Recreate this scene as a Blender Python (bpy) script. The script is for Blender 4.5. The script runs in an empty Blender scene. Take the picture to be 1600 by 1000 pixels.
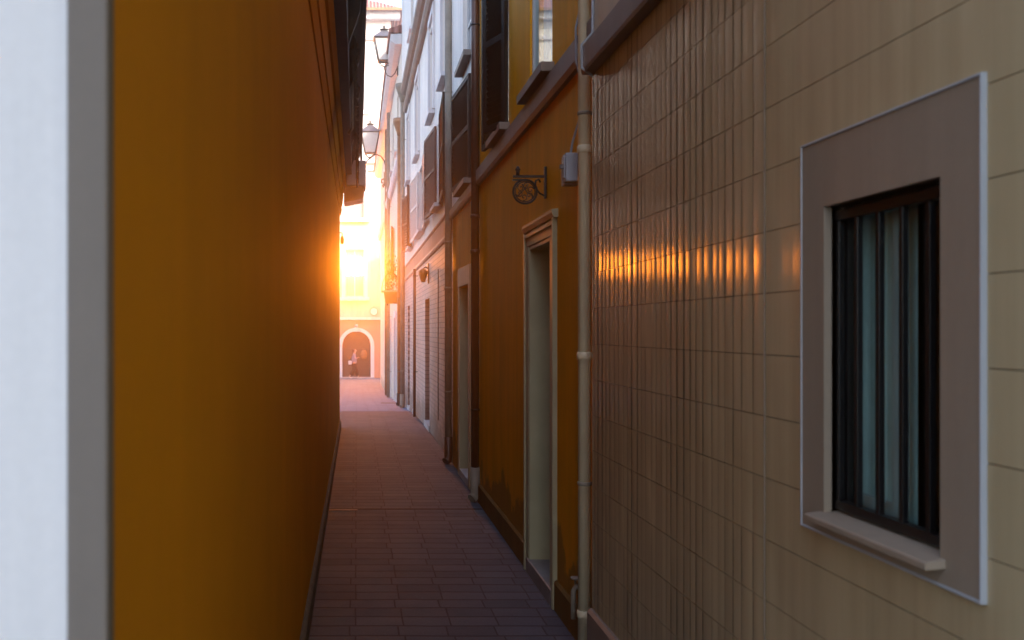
import bpy, math, random
from mathutils import Vector
random.seed(7)
S = bpy.context.scene
CZ = 1.70                       # eye height above the near paving
XR = 1.22                       # plane of the right hand walls
XB = 1.15                       # the tiled building stands a little proud of the others
XL = -0.29                      # plane of the left hand wall
PI = math.pi

# ------------------------------------------------------------------ camera, sky, sun, exposure
cd = bpy.data.cameras.new("camera"); cam = bpy.data.objects.new("camera", cd)
S.collection.objects.link(cam); S.camera = cam
cam.location = (0, 0, CZ); cam.rotation_euler = (math.radians(90), 0, 0)
cd.sensor_width = 36; cd.lens = 36; cd.shift_x = 243/1600; cd.shift_y = 15/1600
cd.clip_start = 0.05; cd.clip_end = 2000
cd.dof.use_dof = True; cd.dof.focus_distance = 13.0; cd.dof.aperture_fstop = 4.8

SUN_EL, SUN_AZ = math.radians(36), math.radians(140)
W = bpy.data.worlds.new("World"); S.world = W; W.use_nodes = True
nt = W.node_tree; nt.nodes.clear()
wo = nt.nodes.new('ShaderNodeOutputWorld'); bg = nt.nodes.new('ShaderNodeBackground')
sk = nt.nodes.new('ShaderNodeTexSky'); sk.sky_type = 'NISHITA'; sk.sun_disc = False
sk.sun_elevation = SUN_EL; sk.sun_rotation = SUN_AZ; sk.dust_density = 3.0
bg.inputs['Strength'].default_value = 0.14
nt.links.new(sk.outputs[0], bg.inputs[0]); nt.links.new(bg.outputs[0], wo.inputs[0])
sl = bpy.data.lights.new("sun", 'SUN'); so = bpy.data.objects.new("sun", sl); S.collection.objects.link(so)
sl.energy = 1.4; sl.angle = math.radians(0.5); sl.color = (1.0, .93, .85)
sdir = Vector((math.sin(SUN_AZ)*math.cos(SUN_EL), math.cos(SUN_AZ)*math.cos(SUN_EL), math.sin(SUN_EL)))
so.rotation_euler = (-sdir).to_track_quat('-Z', 'Y').to_euler(); so.location = (20, -20, 30)
S.view_settings.view_transform = 'Standard'; S.view_settings.look = 'None'
S.view_settings.exposure = 2.2; S.view_settings.gamma = 1.0
S.render.engine = 'CYCLES'
S.cycles.use_denoising = True
S.cycles.max_bounces = 10; S.cycles.diffuse_bounces = 5; S.cycles.glossy_bounces = 4
S.cycles.volume_bounces = 1; S.cycles.caustics_reflective = False; S.cycles.caustics_refractive = False
S.cycles.sample_clamp_indirect = 20.0

# ------------------------------------------------------------------ materials
def N(nt, t, **kw):
    n = nt.nodes.new(t)
    for k, v in kw.items(): setattr(n, k, v)
    return n
def base_mat(name, rough=.7, metallic=0.0, spec=.5):
    m = bpy.data.materials.new(name); m.use_nodes = True
    b = m.node_tree.nodes['Principled BSDF']
    b.inputs['Roughness'].default_value = rough; b.inputs['Metallic'].default_value = metallic
    b.inputs['Specular IOR Level'].default_value = spec
    return m, m.node_tree, b
def coords(nt, scale=(1, 1, 1)):
    g = N(nt, 'ShaderNodeNewGeometry'); mp = N(nt, 'ShaderNodeMapping')
    mp.inputs['Scale'].default_value = scale
    nt.links.new(g.outputs['Position'], mp.inputs['Vector'])
    return mp.outputs[0]
def noise(nt, vec, scale, detail=6, rough=.6):
    n = N(nt, 'ShaderNodeTexNoise'); n.inputs['Scale'].default_value = scale
    n.inputs['Detail'].default_value = detail; n.inputs['Roughness'].default_value = rough
    nt.links.new(vec, n.inputs['Vector']); return n.outputs['Fac']
def ramp(nt, fac, stops):
    r = N(nt, 'ShaderNodeValToRGB'); e = r.color_ramp.elements
    e[0].position, e[0].color = stops[0][0], (*stops[0][1], 1)
    e[1].position, e[1].color = stops[-1][0], (*stops[-1][1], 1)
    for p, c in stops[1:-1]:
        x = e.new(p); x.color = (*c, 1)
    nt.links.new(fac, r.inputs[0]); return r.outputs[0]
def mix(nt, fac, a, b, mode='MIX'):
    m = N(nt, 'ShaderNodeMix', data_type='RGBA', blend_type=mode)
    for s, v in ((m.inputs['Factor'], fac), (m.inputs['A'], a), (m.inputs['B'], b)):
        if hasattr(v, 'is_output') or isinstance(v, bpy.types.NodeSocket): nt.links.new(v, s)
        elif isinstance(v, (int, float)): s.default_value = v
        else: s.default_value = (*v, 1)
    return m.outputs['Result']
def bump(nt, b, h, strength, dist):
    n = N(nt, 'ShaderNodeBump'); n.inputs['Strength'].default_value = strength
    n.inputs['Distance'].default_value = dist
    nt.links.new(h, n.inputs['Height']); nt.links.new(n.outputs[0], b.inputs['Normal']); return n
def sc(c, k): return tuple(min(1, x*k) for x in c)

def aniso(nt, b, k):                           # fine vertical combing: highlights spread sideways only
    b.inputs['Anisotropic'].default_value = k
    t = N(nt, 'ShaderNodeCombineXYZ'); t.inputs[1].default_value = 1.0
    nt.links.new(t.outputs[0], b.inputs['Tangent'])
def plaster(name, col, rough=.7, spec=.25, var=.22, grain=.0015, streak=0.0, comb=0, vs_=.8, damp=None, sheen=None):
    m, nt, b = base_mat(name, rough, 0, spec)
    v = coords(nt); vs = coords(nt, (6, 6, .35)); vf = coords(nt, (1, 1, .03))
    big = ramp(nt, noise(nt, v, .9, 7), [(.3, sc(col, 1-var)), (.7, sc(col, 1+var))])
    st = ramp(nt, noise(nt, vs, 1.0, 5), [(.35, (.86, .86, .86)), (.65, (1.08, 1.07, 1.05))])
    c = mix(nt, vs_, big, st, 'MULTIPLY')
    fine = ramp(nt, noise(nt, v, 60, 4), [(.3, (.92, .92, .92)), (.7, (1.06, 1.06, 1.06))])
    c = mix(nt, .3, c, fine, 'MULTIPLY')
    if damp:                                   # rising damp and scuffs along the foot of the wall
        z0, h, dc = damp
        sx = N(nt, 'ShaderNodeSeparateXYZ'); nt.links.new(v, sx.inputs[0])
        a = N(nt, 'ShaderNodeMath', operation='MULTIPLY_ADD')
        nt.links.new(noise(nt, v, 1.7, 6, .65), a.inputs[0]); a.inputs[1].default_value = -h*2.4
        nt.links.new(sx.outputs[2], a.inputs[2])
        mr = N(nt, 'ShaderNodeMapRange'); nt.links.new(a.outputs[0], mr.inputs[0])
        mr.inputs[1].default_value = z0-h*.62; mr.inputs[2].default_value = z0-h*.5
        mr.inputs[3].default_value = .5; mr.inputs[4].default_value = 0
        c = mix(nt, mr.outputs[0], c, dc)
    nt.links.new(c, b.inputs['Base Color'])
    hh = noise(nt, v, 220, 3)
    if streak:
        s2 = N(nt, 'ShaderNodeMath', operation='MULTIPLY_ADD')
        nt.links.new(noise(nt, vf, 24, 3), s2.inputs[0]); s2.inputs[1].default_value = streak
        nt.links.new(hh, s2.inputs[2]); hh = s2.outputs[0]
    lo = N(nt, 'ShaderNodeMath', operation='MULTIPLY_ADD')
    nt.links.new(noise(nt, v, 5, 4), lo.inputs[0]); lo.inputs[1].default_value = 1.5
    nt.links.new(hh, lo.inputs[2])
    bump(nt, b, lo.outputs[0], .7, grain)
    if comb: aniso(nt, b, comb)
    return m
def simple(name, col, rough=.5, metallic=0, spec=.5, var=.12, scale=8, bmp=.0005, bs=80):
    m, nt, b = base_mat(name, rough, metallic, spec)
    v = coords(nt)
    nt.links.new(ramp(nt, noise(nt, v, scale, 5), [(.3, sc(col, 1-var)), (.7, sc(col, 1+var))]), b.inputs['Base Color'])
    if bmp: bump(nt, b, noise(nt, v, bs, 3), .6, bmp)
    return m

M = {}
M['ochre'] = plaster('ochre plaster', (.80, .35, .012), .36, .04, .14, .0012, streak=3.0, comb=1.0, damp=(.0, .55, (.09, .07, .05)))
M['ochre_left'] = plaster('ochre plaster smooth', (.74, .295, .012), .8, .05, .07, .0012, vs_=.25)
M['ochre_dark'] = plaster('weathered ochre plinth', (.20, .10, .03), .9, .05, .2)
M['white'] = plaster('white plaster', (.82, .81, .81), .8, .2, .03, .0002)
M['grey_trim'] = plaster('grey painted trim', (.21, .18, .155), .7, .2, .06, .0005)
M['taupe'] = plaster('taupe painted render', (.34, .265, .19), .6, .15, .05, .0006)
M['band'] = plaster('taupe string course', (.25, .19, .15), .6, .4, .1, .001)
M['beige_flat'] = plaster('beige render', (.58, .44, .26), .5, .25, .07, .0008)
M['cream'] = simple('cream paint', (.44, .39, .24), .5, 0, .15, .08, 5)
M['cream_pipe'] = simple('cream enamel pipe', (.74, .63, .42), .4, 0, .5, .12, 3, .0004)
M['gutter_brown'] = simple('brown pipe', (.09, .035, .02), .35, .2, .5, .25, 5)
M['gutter_zinc'] = simple('weathered zinc', (.28, .24, .19), .6, .1, .2, .2, 6)
M['copper'] = simple('old copper pipe', (.36, .17, .08), .4, .4, .5, .25, 5)
M['iron'] = simple('wrought iron', (.035, .03, .028), .45, .7, .5, .3, 25, .001, 60)
M['black'] = simple('black painted iron', (.010, .009, .009), .35, .2, .5, .2, 25)
M['shutter_dark'] = simple('dark brown shutter', (.022, .015, .010), .6, 0, .15, .25, 10)
M['shutter_red'] = simple('red brown shutter', (.13, .05, .03), .6, 0, .2, .2, 10)
M['wood_dark'] = simple('dark wood soffit', (.05, .027, .016), .6, 0, .4, .3, 6, .001, 30)
M['door_dark'] = simple('dark wooden door', (.09, .04, .022), .5, 0, .5, .25, 5, .001, 30)
M['pink'] = plaster('pink plaster', (.56, .29, .20), .7, .3, .08)
M['offwhite'] = plaster('off white plaster', (.86, .80, .74), .6, .4, .06)
M['yellow_white'] = plaster('pale yellow plaster', (.74, .66, .55), .65, .4, .08, damp=(-1.0, .6, (.3, .25, .2)))
M['stone_white'] = plaster('white stone trim', (.72, .69, .70), .6, .4, .07)
M['lilac_wall'] = plaster('grey lilac plaster', (.48, .43, .43), .6, .4, .08)
M['frame_white'] = simple('white window paint', (.62, .60, .58), .4, 0, .5, .06, 6)
M['frame_dark'] = simple('dark window frame', (.018, .014, .012), .4, 0, .5, .1, 6)
M['plastic_grey'] = simple('grey plastic box', (.36, .38, .42), .4, 0, .5, .06, 6)
M['cable'] = simple('grey cable', (.22, .2, .19), .5, 0, .4, .1, 6)
M['curtain'] = simple('sheer curtain', (.62, .70, .66), .9, 0, .1, .1, 10)
M['curtain_blue'] = simple('net curtain', (.68, .74, .84), .9, 0, .1, .12, 10)
M['room'] = simple('dark room', (.06, .05, .045), .9, 0, .1, .1, 2, 0)
M['stone_step'] = simple('stone step', (.22, .20, .19), .6, 0, .4, .2, 6, .002, 20)
M['marble'] = simple('pale stone threshold', (.55, .50, .50), .5, 0, .4, .1, 6)
M['white_bead'] = simple('white edge bead', (.45, .46, .47), .5, 0, .2, .05, 6, 0)
M['amber_box'] = simple('amber painted planter', (.42, .16, .035), .5, 0, .4, .12, 6)
M['leaf'] = simple('leaf', (.07, .11, .03), .6, 0, .3, .4, 12, 0)
M['rubber'] = simple('cast iron boot', (.02, .016, .014), .8, 0, .15, .3, 15)
M['skin'] = simple('skin', (.55, .32, .22), .5, 0, .4, .05, 8, 0)
M['hair'] = simple('auburn hair', (.16, .045, .02), .5, 0, .4, .2, 20, 0)
M['top'] = simple('lilac grey cloth', (.30, .25, .33), .8, 0, .2, .1, 12, .002, 30)
M['trousers'] = simple('maroon cloth', (.045, .008, .007), .8, 0, .2, .15, 12, .002, 30)
M['shoe'] = simple('white shoe', (.65, .62, .58), .5, 0, .4, .05, 8, 0)
M['bag'] = simple('pale bag', (.60, .55, .57), .6, 0, .4, .06, 8, 0)

def tile_mat():
    m, nt, b = base_mat('glazed beige tiles', .17, 0, .2)
    v = coords(nt)
    c = ramp(nt, noise(nt, v, 1.1, 5), [(.3, (.52, .405, .225)), (.7, (.61, .475, .275))])
    at = N(nt, 'ShaderNodeAttribute', attribute_name='tone')
    c = mix(nt, 1.0, c, at.outputs['Color'], 'MULTIPLY')
    vs = coords(nt, (14, 14, .6))
    c = mix(nt, .6, c, ramp(nt, noise(nt, vs, 1.5, 4), [(.35, (.88, .87, .85)), (.65, (1.06, 1.06, 1.06))]), 'MULTIPLY')
    nt.links.new(c, b.inputs['Base Color'])
    rr = N(nt, 'ShaderNodeMapRange'); nt.links.new(noise(nt, vs, 3, 4), rr.inputs[0])
    rr.inputs[3].default_value = .19; rr.inputs[4].default_value = .27
    nt.links.new(rr.outputs[0], b.inputs['Roughness'])
    bump(nt, b, noise(nt, coords(nt, (1, 1, .12)), 70, 3), .45, .0006)
    aniso(nt, b, .92)
    gr_ = N(nt, 'ShaderNodeMapRange'); nt.links.new(noise(nt, coords(nt, (0, 1, .25)), 3.1, 2), gr_.inputs[0])
    gr_.inputs[1].default_value = .40; gr_.inputs[2].default_value = .52; gr_.inputs[3].default_value = .06; gr_.inputs[4].default_value = 1.0
    nt.links.new(gr_.outputs[0], b.inputs['Specular IOR Level'])
    return m
M['tiles'] = tile_mat()
M['grout'] = simple('dark grout', (.10, .07, .04), .8, 0, .3, .2, 20)

def paving_mat(c1, c2, cm):
    m, nt, b = base_mat('paving slabs', .5, 0, .12)
    v = coords(nt); wob = coords(nt, (2.5, 1, 1))
    nz = N(nt, 'ShaderNodeTexNoise'); nz.inputs['Scale'].default_value = 3.0; nt.links.new(v, nz.inputs['Vector'])
    vm = N(nt, 'ShaderNodeVectorMath', operation='MULTIPLY_ADD')
    nt.links.new(nz.outputs['Color'], vm.inputs[0]); vm.inputs[1].default_value = (.03, .03, 0); nt.links.new(wob, vm.inputs[2])
    bt = N(nt, 'ShaderNodeTexBrick', offset=.12, offset_frequency=3)
    bt.inputs['Scale'].default_value = 1.0; bt.inputs['Brick Width'].default_value = .275*2.5
    bt.inputs['Row Height'].default_value = .19; bt.inputs['Mortar Size'].default_value = .013
    bt.inputs['Mortar Smooth'].default_value = .3
    bt.inputs['Color1'].default_value = (*c1, 1); bt.inputs['Color2'].default_value = (*c2, 1)
    bt.inputs['Mortar'].default_value = (*cm, 1)
    nt.links.new(vm.outputs[0], bt.inputs['Vector'])
    worn = ramp(nt, noise(nt, v, 1.3, 6), [(.3, (.72, .74, .80)), (.72, (1.25, 1.15, 1.1))])
    c = mix(nt, .85, bt.outputs['Color'], worn, 'MULTIPLY')
    sp = ramp(nt, noise(nt, v, 90, 3), [(.3, (.75, .75, .75)), (.7, (1.2, 1.2, 1.2))])
    c = mix(nt, .8, c, sp, 'MULTIPLY')
    nt.links.new(c, b.inputs['Base Color'])
    rr = N(nt, 'ShaderNodeMapRange'); nt.links.new(noise(nt, v, 7, 5), rr.inputs[0])
    rr.inputs[3].default_value = .65; rr.inputs[4].default_value = .9
    nt.links.new(rr.outputs[0], b.inputs['Roughness'])
    h = N(nt, 'ShaderNodeMath', operation='MULTIPLY_ADD')
    nt.links.new(bt.outputs['Fac'], h.inputs[0]); h.inputs[1].default_value = -1.6
    hn = N(nt, 'ShaderNodeMath', operation='ADD')
    nt.links.new(noise(nt, v, 28, 5), hn.inputs[0]); nt.links.new(noise(nt, v, 4, 3), hn.inputs[1])
    nt.links.new(hn.outputs[0], h.inputs[2])
    bump(nt, b, h.outputs[0], .7, .004)
    return m
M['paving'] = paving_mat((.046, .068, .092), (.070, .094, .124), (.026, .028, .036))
M['paving_lit'] = paving_mat((.115, .17, .26), (.155, .22, .32), (.07, .08, .11))  # paler copy of the paving: light from the open side put into the colour

def brick_wall_mat():
    m, nt, b = base_mat('pink painted brick', .55, 0, .45)
    g = N(nt, 'ShaderNodeNewGeometry'); sx = N(nt, 'ShaderNodeSeparateXYZ'); cb = N(nt, 'ShaderNodeCombineXYZ')
    nt.links.new(g.outputs['Position'], sx.inputs[0])
    nt.links.new(sx.outputs[1], cb.inputs[0]); nt.links.new(sx.outputs[2], cb.inputs[1])
    bt = N(nt, 'ShaderNodeTexBrick', offset=.5)
    bt.inputs['Scale'].default_value = 1; bt.inputs['Brick Width'].default_value = .27; bt.inputs['Row Height'].default_value = .075
    bt.inputs['Mortar Size'].default_value = .006; bt.inputs['Mortar Smooth'].default_value = .2
    bt.inputs['Color1'].default_value = (.56, .385, .34, 1); bt.inputs['Color2'].default_value = (.64, .46, .40, 1)
    bt.inputs['Mortar'].default_value = (.32, .20, .17, 1)
    nt.links.new(cb.outputs[0], bt.inputs['Vector'])
    v = coords(nt)
    c = mix(nt, .7, bt.outputs['Color'], ramp(nt, noise(nt, v, 1.2, 6), [(.3, (.85, .84, .84)), (.7, (1.1, 1.1, 1.1))]), 'MULTIPLY')
    sx2 = sx.outputs[2]; a = N(nt, 'ShaderNodeMath', operation='MULTIPLY_ADD')
    nt.links.new(noise(nt, v, 1.7, 6), a.inputs[0]); a.inputs[1].default_value = -1.0; nt.links.new(sx2, a.inputs[2])
    mr = N(nt, 'ShaderNodeMapRange'); nt.links.new(a.outputs[0], mr.inputs[0])
    mr.inputs[1].default_value = -.25; mr.inputs[2].default_value = .0; mr.inputs[3].default_value = .7; mr.inputs[4].default_value = 0
    c = mix(nt, mr.outputs[0], c, (.13, .085, .06))
    nt.links.new(c, b.inputs['Base Color'])
    inv = N(nt, 'ShaderNodeMath', operation='MULTIPLY'); nt.links.new(bt.outputs['Fac'], inv.inputs[0]); inv.inputs[1].default_value = -1
    bump(nt, b, inv.outputs[0], .8, .004)
    return m
M['brick'] = brick_wall_mat()

def roof_mat():
    m, nt, b = base_mat('terracotta roof tiles', .7, 0, .3)
    v = coords(nt)
    w = N(nt, 'ShaderNodeTexWave', wave_type='BANDS', bands_direction='X'); w.inputs['Scale'].default_value = 1.6
    nt.links.new(v, w.inputs['Vector'])
    c = ramp(nt, w.outputs['Fac'], [(.1, (.26, .09, .07)), (.6, (.50, .22, .18))])
    c = mix(nt, .7, c, ramp(nt, noise(nt, v, 5, 5), [(.3, (.7, .7, .7)), (.7, (1.2, 1.2, 1.2))]), 'MULTIPLY')
    nt.links.new(c, b.inputs['Base Color']); bump(nt, b, w.outputs['Fac'], .8, .08)
    return m
M['roof'] = roof_mat()
def glass_mat(name, tint, rough):
    m = bpy.data.materials.new(name); m.use_nodes = True; nt = m.node_tree; nt.nodes.clear()
    o = N(nt, 'ShaderNodeOutputMaterial'); mx = N(nt, 'ShaderNodeMixShader'); lw_ = N(nt, 'ShaderNodeLayerWeight'); pw = N(nt, 'ShaderNodeMath', operation='POWER'); fr = N(nt, 'ShaderNodeMath', operation='MULTIPLY_ADD')
    tr = N(nt, 'ShaderNodeBsdfTransparent'); gl = N(nt, 'ShaderNodeBsdfGlossy')
    tr.inputs[0].default_value = (*tint, 1); gl.inputs['Roughness'].default_value = rough; nt.links.new(lw_.outputs['Facing'], pw.inputs[0]); pw.inputs[1].default_value = 5; lw_.inputs[0].default_value = .5
    nt.links.new(pw.outputs[0], fr.inputs[0]); fr.inputs[1].default_value = .3; fr.inputs[2].default_value = .04
    nt.links.new(fr.outputs[0], mx.inputs[0]); nt.links.new(tr.outputs[0], mx.inputs[1]); nt.links.new(gl.outputs[0], mx.inputs[2])
    nt.links.new(mx.outputs[0], o.inputs['Surface']); return m
M['glass'] = glass_mat('clear glass', (.85, .93, .92), .02)
M['lamp_glass'] = simple('frosted lantern glass', (.70, .64, .60), .35, 0, .5, .06, 4, 0)
m, nt_, b_ = base_mat('reflecting far pane', .12, 0, .8)
b_.inputs['Base Color'].default_value = (.20, .24, .28, 1); M['pane'] = m
# far pane made emissive to imitate sun glare; no sun is reflected here
m, nt_, b_ = base_mat('emissive sun glare pane', .3)
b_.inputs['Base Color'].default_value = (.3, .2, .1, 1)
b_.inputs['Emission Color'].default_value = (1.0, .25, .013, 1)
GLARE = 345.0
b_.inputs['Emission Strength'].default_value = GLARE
M['emissive_glare'] = m

# ------------------------------------------------------------------ mesh builder
class MB:
    def __init__(s): s.v = []; s.f = []; s.sm = []; s.col = {}
    def face(s, pts, smooth=False):
        i = len(s.v); s.v += [tuple(p) for p in pts]; s.f.append(tuple(range(i, i+len(pts)))); s.sm.append(smooth)
    def box(s, x0, x1, y0, y1, z0, z1):
        i = len(s.v)
        s.v += [(x, y, z) for z in (z0, z1) for x, y in ((x0, y0), (x1, y0), (x1, y1), (x0, y1))]
        for f in ((0, 3, 2, 1), (4, 5, 6, 7), (0, 1, 5, 4), (1, 2, 6, 5), (2, 3, 7, 6), (3, 0, 4, 7)):
            s.f.append(tuple(i+k for k in f)); s.sm.append(False)
        return s
    def obox(s, c, ax, ay, az):                      # centre and three half-axis vectors
        c = Vector(c); ax = Vector(ax); ay = Vector(ay); az = Vector(az); i = len(s.v)
        for k in (-1, 1):
            for a, b in ((-1, -1), (1, -1), (1, 1), (-1, 1)): s.v.append(tuple(c+ax*a+ay*b+az*k))
        for f in ((0, 3, 2, 1), (4, 5, 6, 7), (0, 1, 5, 4), (1, 2, 6, 5), (2, 3, 7, 6), (3, 0, 4, 7)):
            s.f.append(tuple(i+k for k in f)); s.sm.append(False)
        return s
    def prism_y(s, prof, y0, y1):                     # (x,z) outline run along y
        n = len(prof); i = len(s.v)
        s.v += [(x, y0, z) for x, z in prof]+[(x, y1, z) for x, z in prof]
        for k in range(n): s.f.append((i+k, i+(k+1) % n, i+n+(k+1) % n, i+n+k)); s.sm.append(False)
        s.f.append(tuple(i+k for k in range(n))[::-1]); s.f.append(tuple(i+n+k for k in range(n))); s.sm += [False]*2
        return s
    def tube(s, path, r, n=12, cap=True):
        path = [Vector(p) for p in path]; rs = r if isinstance(r, (list, tuple)) else [r]*len(path)
        i = len(s.v); up = Vector((0.13, .21, 1)).normalized(); prev = None
        for k, p in enumerate(path):
            t = (path[min(k+1, len(path)-1)]-path[max(k-1, 0)]).normalized()
            a = prev if prev else (up.cross(t) if abs(up.dot(t)) < .95 else Vector((1, 0, 0)).cross(t))
            a = (a-t*a.dot(t)).normalized(); b = t.cross(a); prev = a
            for j in range(n):
                th = 2*PI*j/n; s.v.append(tuple(p+(a*math.cos(th)+b*math.sin(th))*rs[k]))
        for k in range(len(path)-1):
            for j in range(n):
                s.f.append((i+k*n+j, i+k*n+(j+1) % n, i+(k+1)*n+(j+1) % n, i+(k+1)*n+j)); s.sm.append(True)
        if cap:
            s.f.append(tuple(i+j for j in range(n))[::-1]); s.f.append(tuple(i+(len(path)-1)*n+j for j in range(n))); s.sm += [False]*2
        return s
    def lathe(s, c, prof, n=16, smooth=True, rot=0):      # prof: (r,z) from bottom to top about vertical axis
        i = len(s.v)
        for r, z in prof:
            for j in range(n):
                th = 2*PI*j/n+rot; s.v.append((c[0]+r*math.cos(th), c[1]+r*math.sin(th), c[2]+z))
        for k in range(len(prof)-1):
            for j in range(n):
                s.f.append((i+k*n+j, i+k*n+(j+1) % n, i+(k+1)*n+(j+1) % n, i+(k+1)*n+j)); s.sm.append(smooth)
        s.f.append(tuple(i+j for j in range(n))[::-1]); s.f.append(tuple(i+(len(prof)-1)*n+j for j in range(n))); s.sm += [False]*2
        return s
    def build(s, name, mat, parent=None, bevel=0, origin=None):
        o0 = Vector((0, 0, 0))
        if parent is not None:
            q = parent
            while q is not None: o0 += q.location; q = q.parent
        if origin is not None: o0 = Vector(origin)
        me = bpy.data.meshes.new(name)
        me.from_pydata([tuple(Vector(p)-o0) for p in s.v], [], s.f)
        for p, q in zip(me.polygons, s.sm): p.use_smooth = q
        me.materials.append(M[mat] if isinstance(mat, str) else mat); me.update()
        o = bpy.data.objects.new(name, me); S.collection.objects.link(o)
        if parent is not None: o.parent = parent
        elif origin is not None: o.location = o0
        if bevel:
            b = o.modifiers.new('bevel', 'BEVEL'); b.width = bevel; b.segments = 2; b.limit_method = 'ANGLE'
        return o
def tag(o, label=None, cat=None, group=None, kind=None):
    for k, v in (('label', label), ('category', cat), ('group', group), ('kind', kind)):
        if v: o[k] = v
    return o
def thing(name, loc, label, cat, group=None):
    o = bpy.data.objects.new(name, None); S.collection.objects.link(o); o.location = loc; o.empty_display_size = .2
    return tag(o, label, cat, group)
def B(*a): return MB().box(*a)
def side(u, v, w, X=XR): return (X+w, u, v)               # right hand wall: u along the alley, v up, w inwards
def wall_mesh(mb, u0, u1, v0, v1, holes, fmap, thick=None):
    us = sorted({u0, u1, *[h[0] for h in holes], *[h[1] for h in holes]})
    vs = sorted({v0, v1, *[h[2] for h in holes], *[h[3] for h in holes]})
    us = [u for u in us if u0 <= u <= u1]; vs = [v for v in vs if v0 <= v <= v1]
    for i in range(len(us)-1):
        for j in range(len(vs)-1):
            cu, cv = (us[i]+us[i+1])/2, (vs[j]+vs[j+1])/2
            if any(h[0] < cu < h[1] and h[2] < cv < h[3] for h in holes): continue
            mb.face([fmap(us[i], vs[j], 0), fmap(us[i+1], vs[j], 0), fmap(us[i+1], vs[j+1], 0), fmap(us[i], vs[j+1], 0)])
    for a, b, c, d, w in holes:
        for p, q in (((a, c), (a, d)), ((a, d), (b, d)), ((b, d), (b, c)), ((b, c), (a, c))):
            mb.face([fmap(*p, 0), fmap(*q, 0), fmap(*q, w), fmap(*p, w)])
def H(h): return CZ+h

# ------------------------------------------------------------------ ground
gy = [(-200, 0), (-30, 0), (0, 0), (12, 0), (18, 0), (21, -.06), (25, -.22), (31, -.50), (38, -.76), (45, -.97), (52, -1.03), (58, -1.05), (90, -1.05), (400, -1.05)]
def ground_z(y):
    for (a, za), (b, zb) in zip(gy, gy[1:]):
        if a <= y <= b: return za+(zb-za)*(y-a)/(b-a)
    return -1.05
g = MB()
for (a, za), (b, zb) in zip(gy, gy[1:]):
    for x0, x1 in ((-300, -12), (-12, -1), (-1, 2), (2, 12), (12, 300)):
        g.face([(x0, a, za), (x1, a, za), (x1, b, zb), (x0, b, zb)])
tag(g.build('paving', 'paving'), kind='structure')
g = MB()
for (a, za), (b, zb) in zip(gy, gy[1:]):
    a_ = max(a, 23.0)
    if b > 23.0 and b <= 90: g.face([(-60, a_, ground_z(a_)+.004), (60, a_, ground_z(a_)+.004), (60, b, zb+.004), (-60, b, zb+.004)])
tag(g.build('lit_paving_overlay', 'paving_lit'), kind='structure')  # overlay painted paler where more daylight reaches the far alley

# ------------------------------------------------------------------ left building (low, with boxed eaves)
b1 = thing('ochre_building', (-4, 9.5, 0), 'ochre building along the left of the alley, with white front and dark boxed eaves', 'building')
LY0, LY1 = 1.20, 17.8
mb = MB()
mb.face([(XL, LY0, -.3), (XL, LY1, -.3), (XL, LY1, 4.9), (XL, LY0, 4.9)])
mb.face([(XL, LY1, -1.5), (-9, LY1, -1.5), (-9, LY1, 4.9), (XL, LY1, 4.9)])
mb.face([(-9, LY0, -.3), (-9, LY1, -.3), (-9, LY1, 4.9), (-9, LY0, 4.9)])
mb.face([(XL, LY0, 4.9), (XL, LY1, 4.9), (-9, LY1, 4.9), (-9, LY0, 4.9)])
mb.build('side_wall', 'ochre_left', b1)
B(-9, XL-.047, LY0-.002, LY0+.3, -.3, 4.88).build('front_wall', 'white', b1)
B(XL-.047, XL+.0015, LY0-.012, LY0+.022, -.3, 4.88).build('corner_trim', 'grey_trim', b1, bevel=.004)
MB().prism_y([(XL-.01, -.1), (XL+.030, -.1), (XL+.026, .11), (XL+.012, .125), (XL-.01, .13)], LY0+.025, LY1).build('skirting', simple('dusty plinth', (.15, .125, .10), .9, 0, .05, .2, 9), b1)
for h0, h1, x1, x2 in ((1.98, 2.10, .012, .035), (2.14, 2.34, .045, .065), (2.37, 2.45, .085, .12)):
    MB().prism_y([(XL-.02, H(h0)), (XL+x1, H(h0)), (XL+x2, H(h1)-.03), (XL+x2, H(h1)), (XL-.02, H(h1))], LY0+.03, LY1-.02).build('moulding', 'ochre_left', b1)
B(-8.6, .06, LY0-.2, LY1+.1, H(3.0), H(3.12)).build('eave_soffit', 'wood_dark', b1)
B(.062, .085, LY0-.2, LY1+.1, H(2.96), H(3.16)).build('fascia', 'wood_dark', b1)
MB().prism_y([(.10, H(3.165)), (-4.5, H(4.4)), (-8.8, H(3.165))], LY0-.25, LY1+.15).build('roof', 'roof', b1)
for y in (9.2, 10.9, 12.6, 14.3, 16.0):
    MB().prism_y([(-.074, H(2.99)), (.04, H(2.99)), (.03, H(2.86)), (-.074, H(2.56))], y, y+.09).build('eave_bracket', 'wood_dark', b1)
for y0, y1, xx in ((10.3, 11.1, .0), (13.2, 14.1, .02)):
    s_ = MB(); s_.box(xx-.03, xx, y0, y1, H(1.95), H(2.95))
    for k in range(16): s_.box(xx, xx+.012, y0+.06, y1-.06, H(2.0+.058*k), H(2.03+.058*k))
    s_.build('shutter', 'shutter_dark', b1)
B(XL-.01, -.075, LY0+.05, LY1-.03, H(2.455), H(2.995)).build('eave_board', 'wood_dark', b1)
t = thing('drainpipe', (-.05, 12.2, H(2.33)), 'short thin pale pipe hanging under the dark eaves of the left ochre building', 'drainpipe')
MB().tube([(-.05, 12.2, H(2.98)), (-.05, 12.2, H(2.4)), (-.10, 12.2, H(2.33))], .02).build('pipe', 'gutter_zinc', t)
t = thing('air_conditioner', (-.02, 16.5, H(2.1)), 'grey boxed unit hung under the dark eaves at the end of the left ochre wall', 'air conditioner')
B(-.16, .15, 16.2, 16.9, H(2.28), H(2.68)).build('casing', 'lilac_wall', t, bevel=.015)
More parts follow.
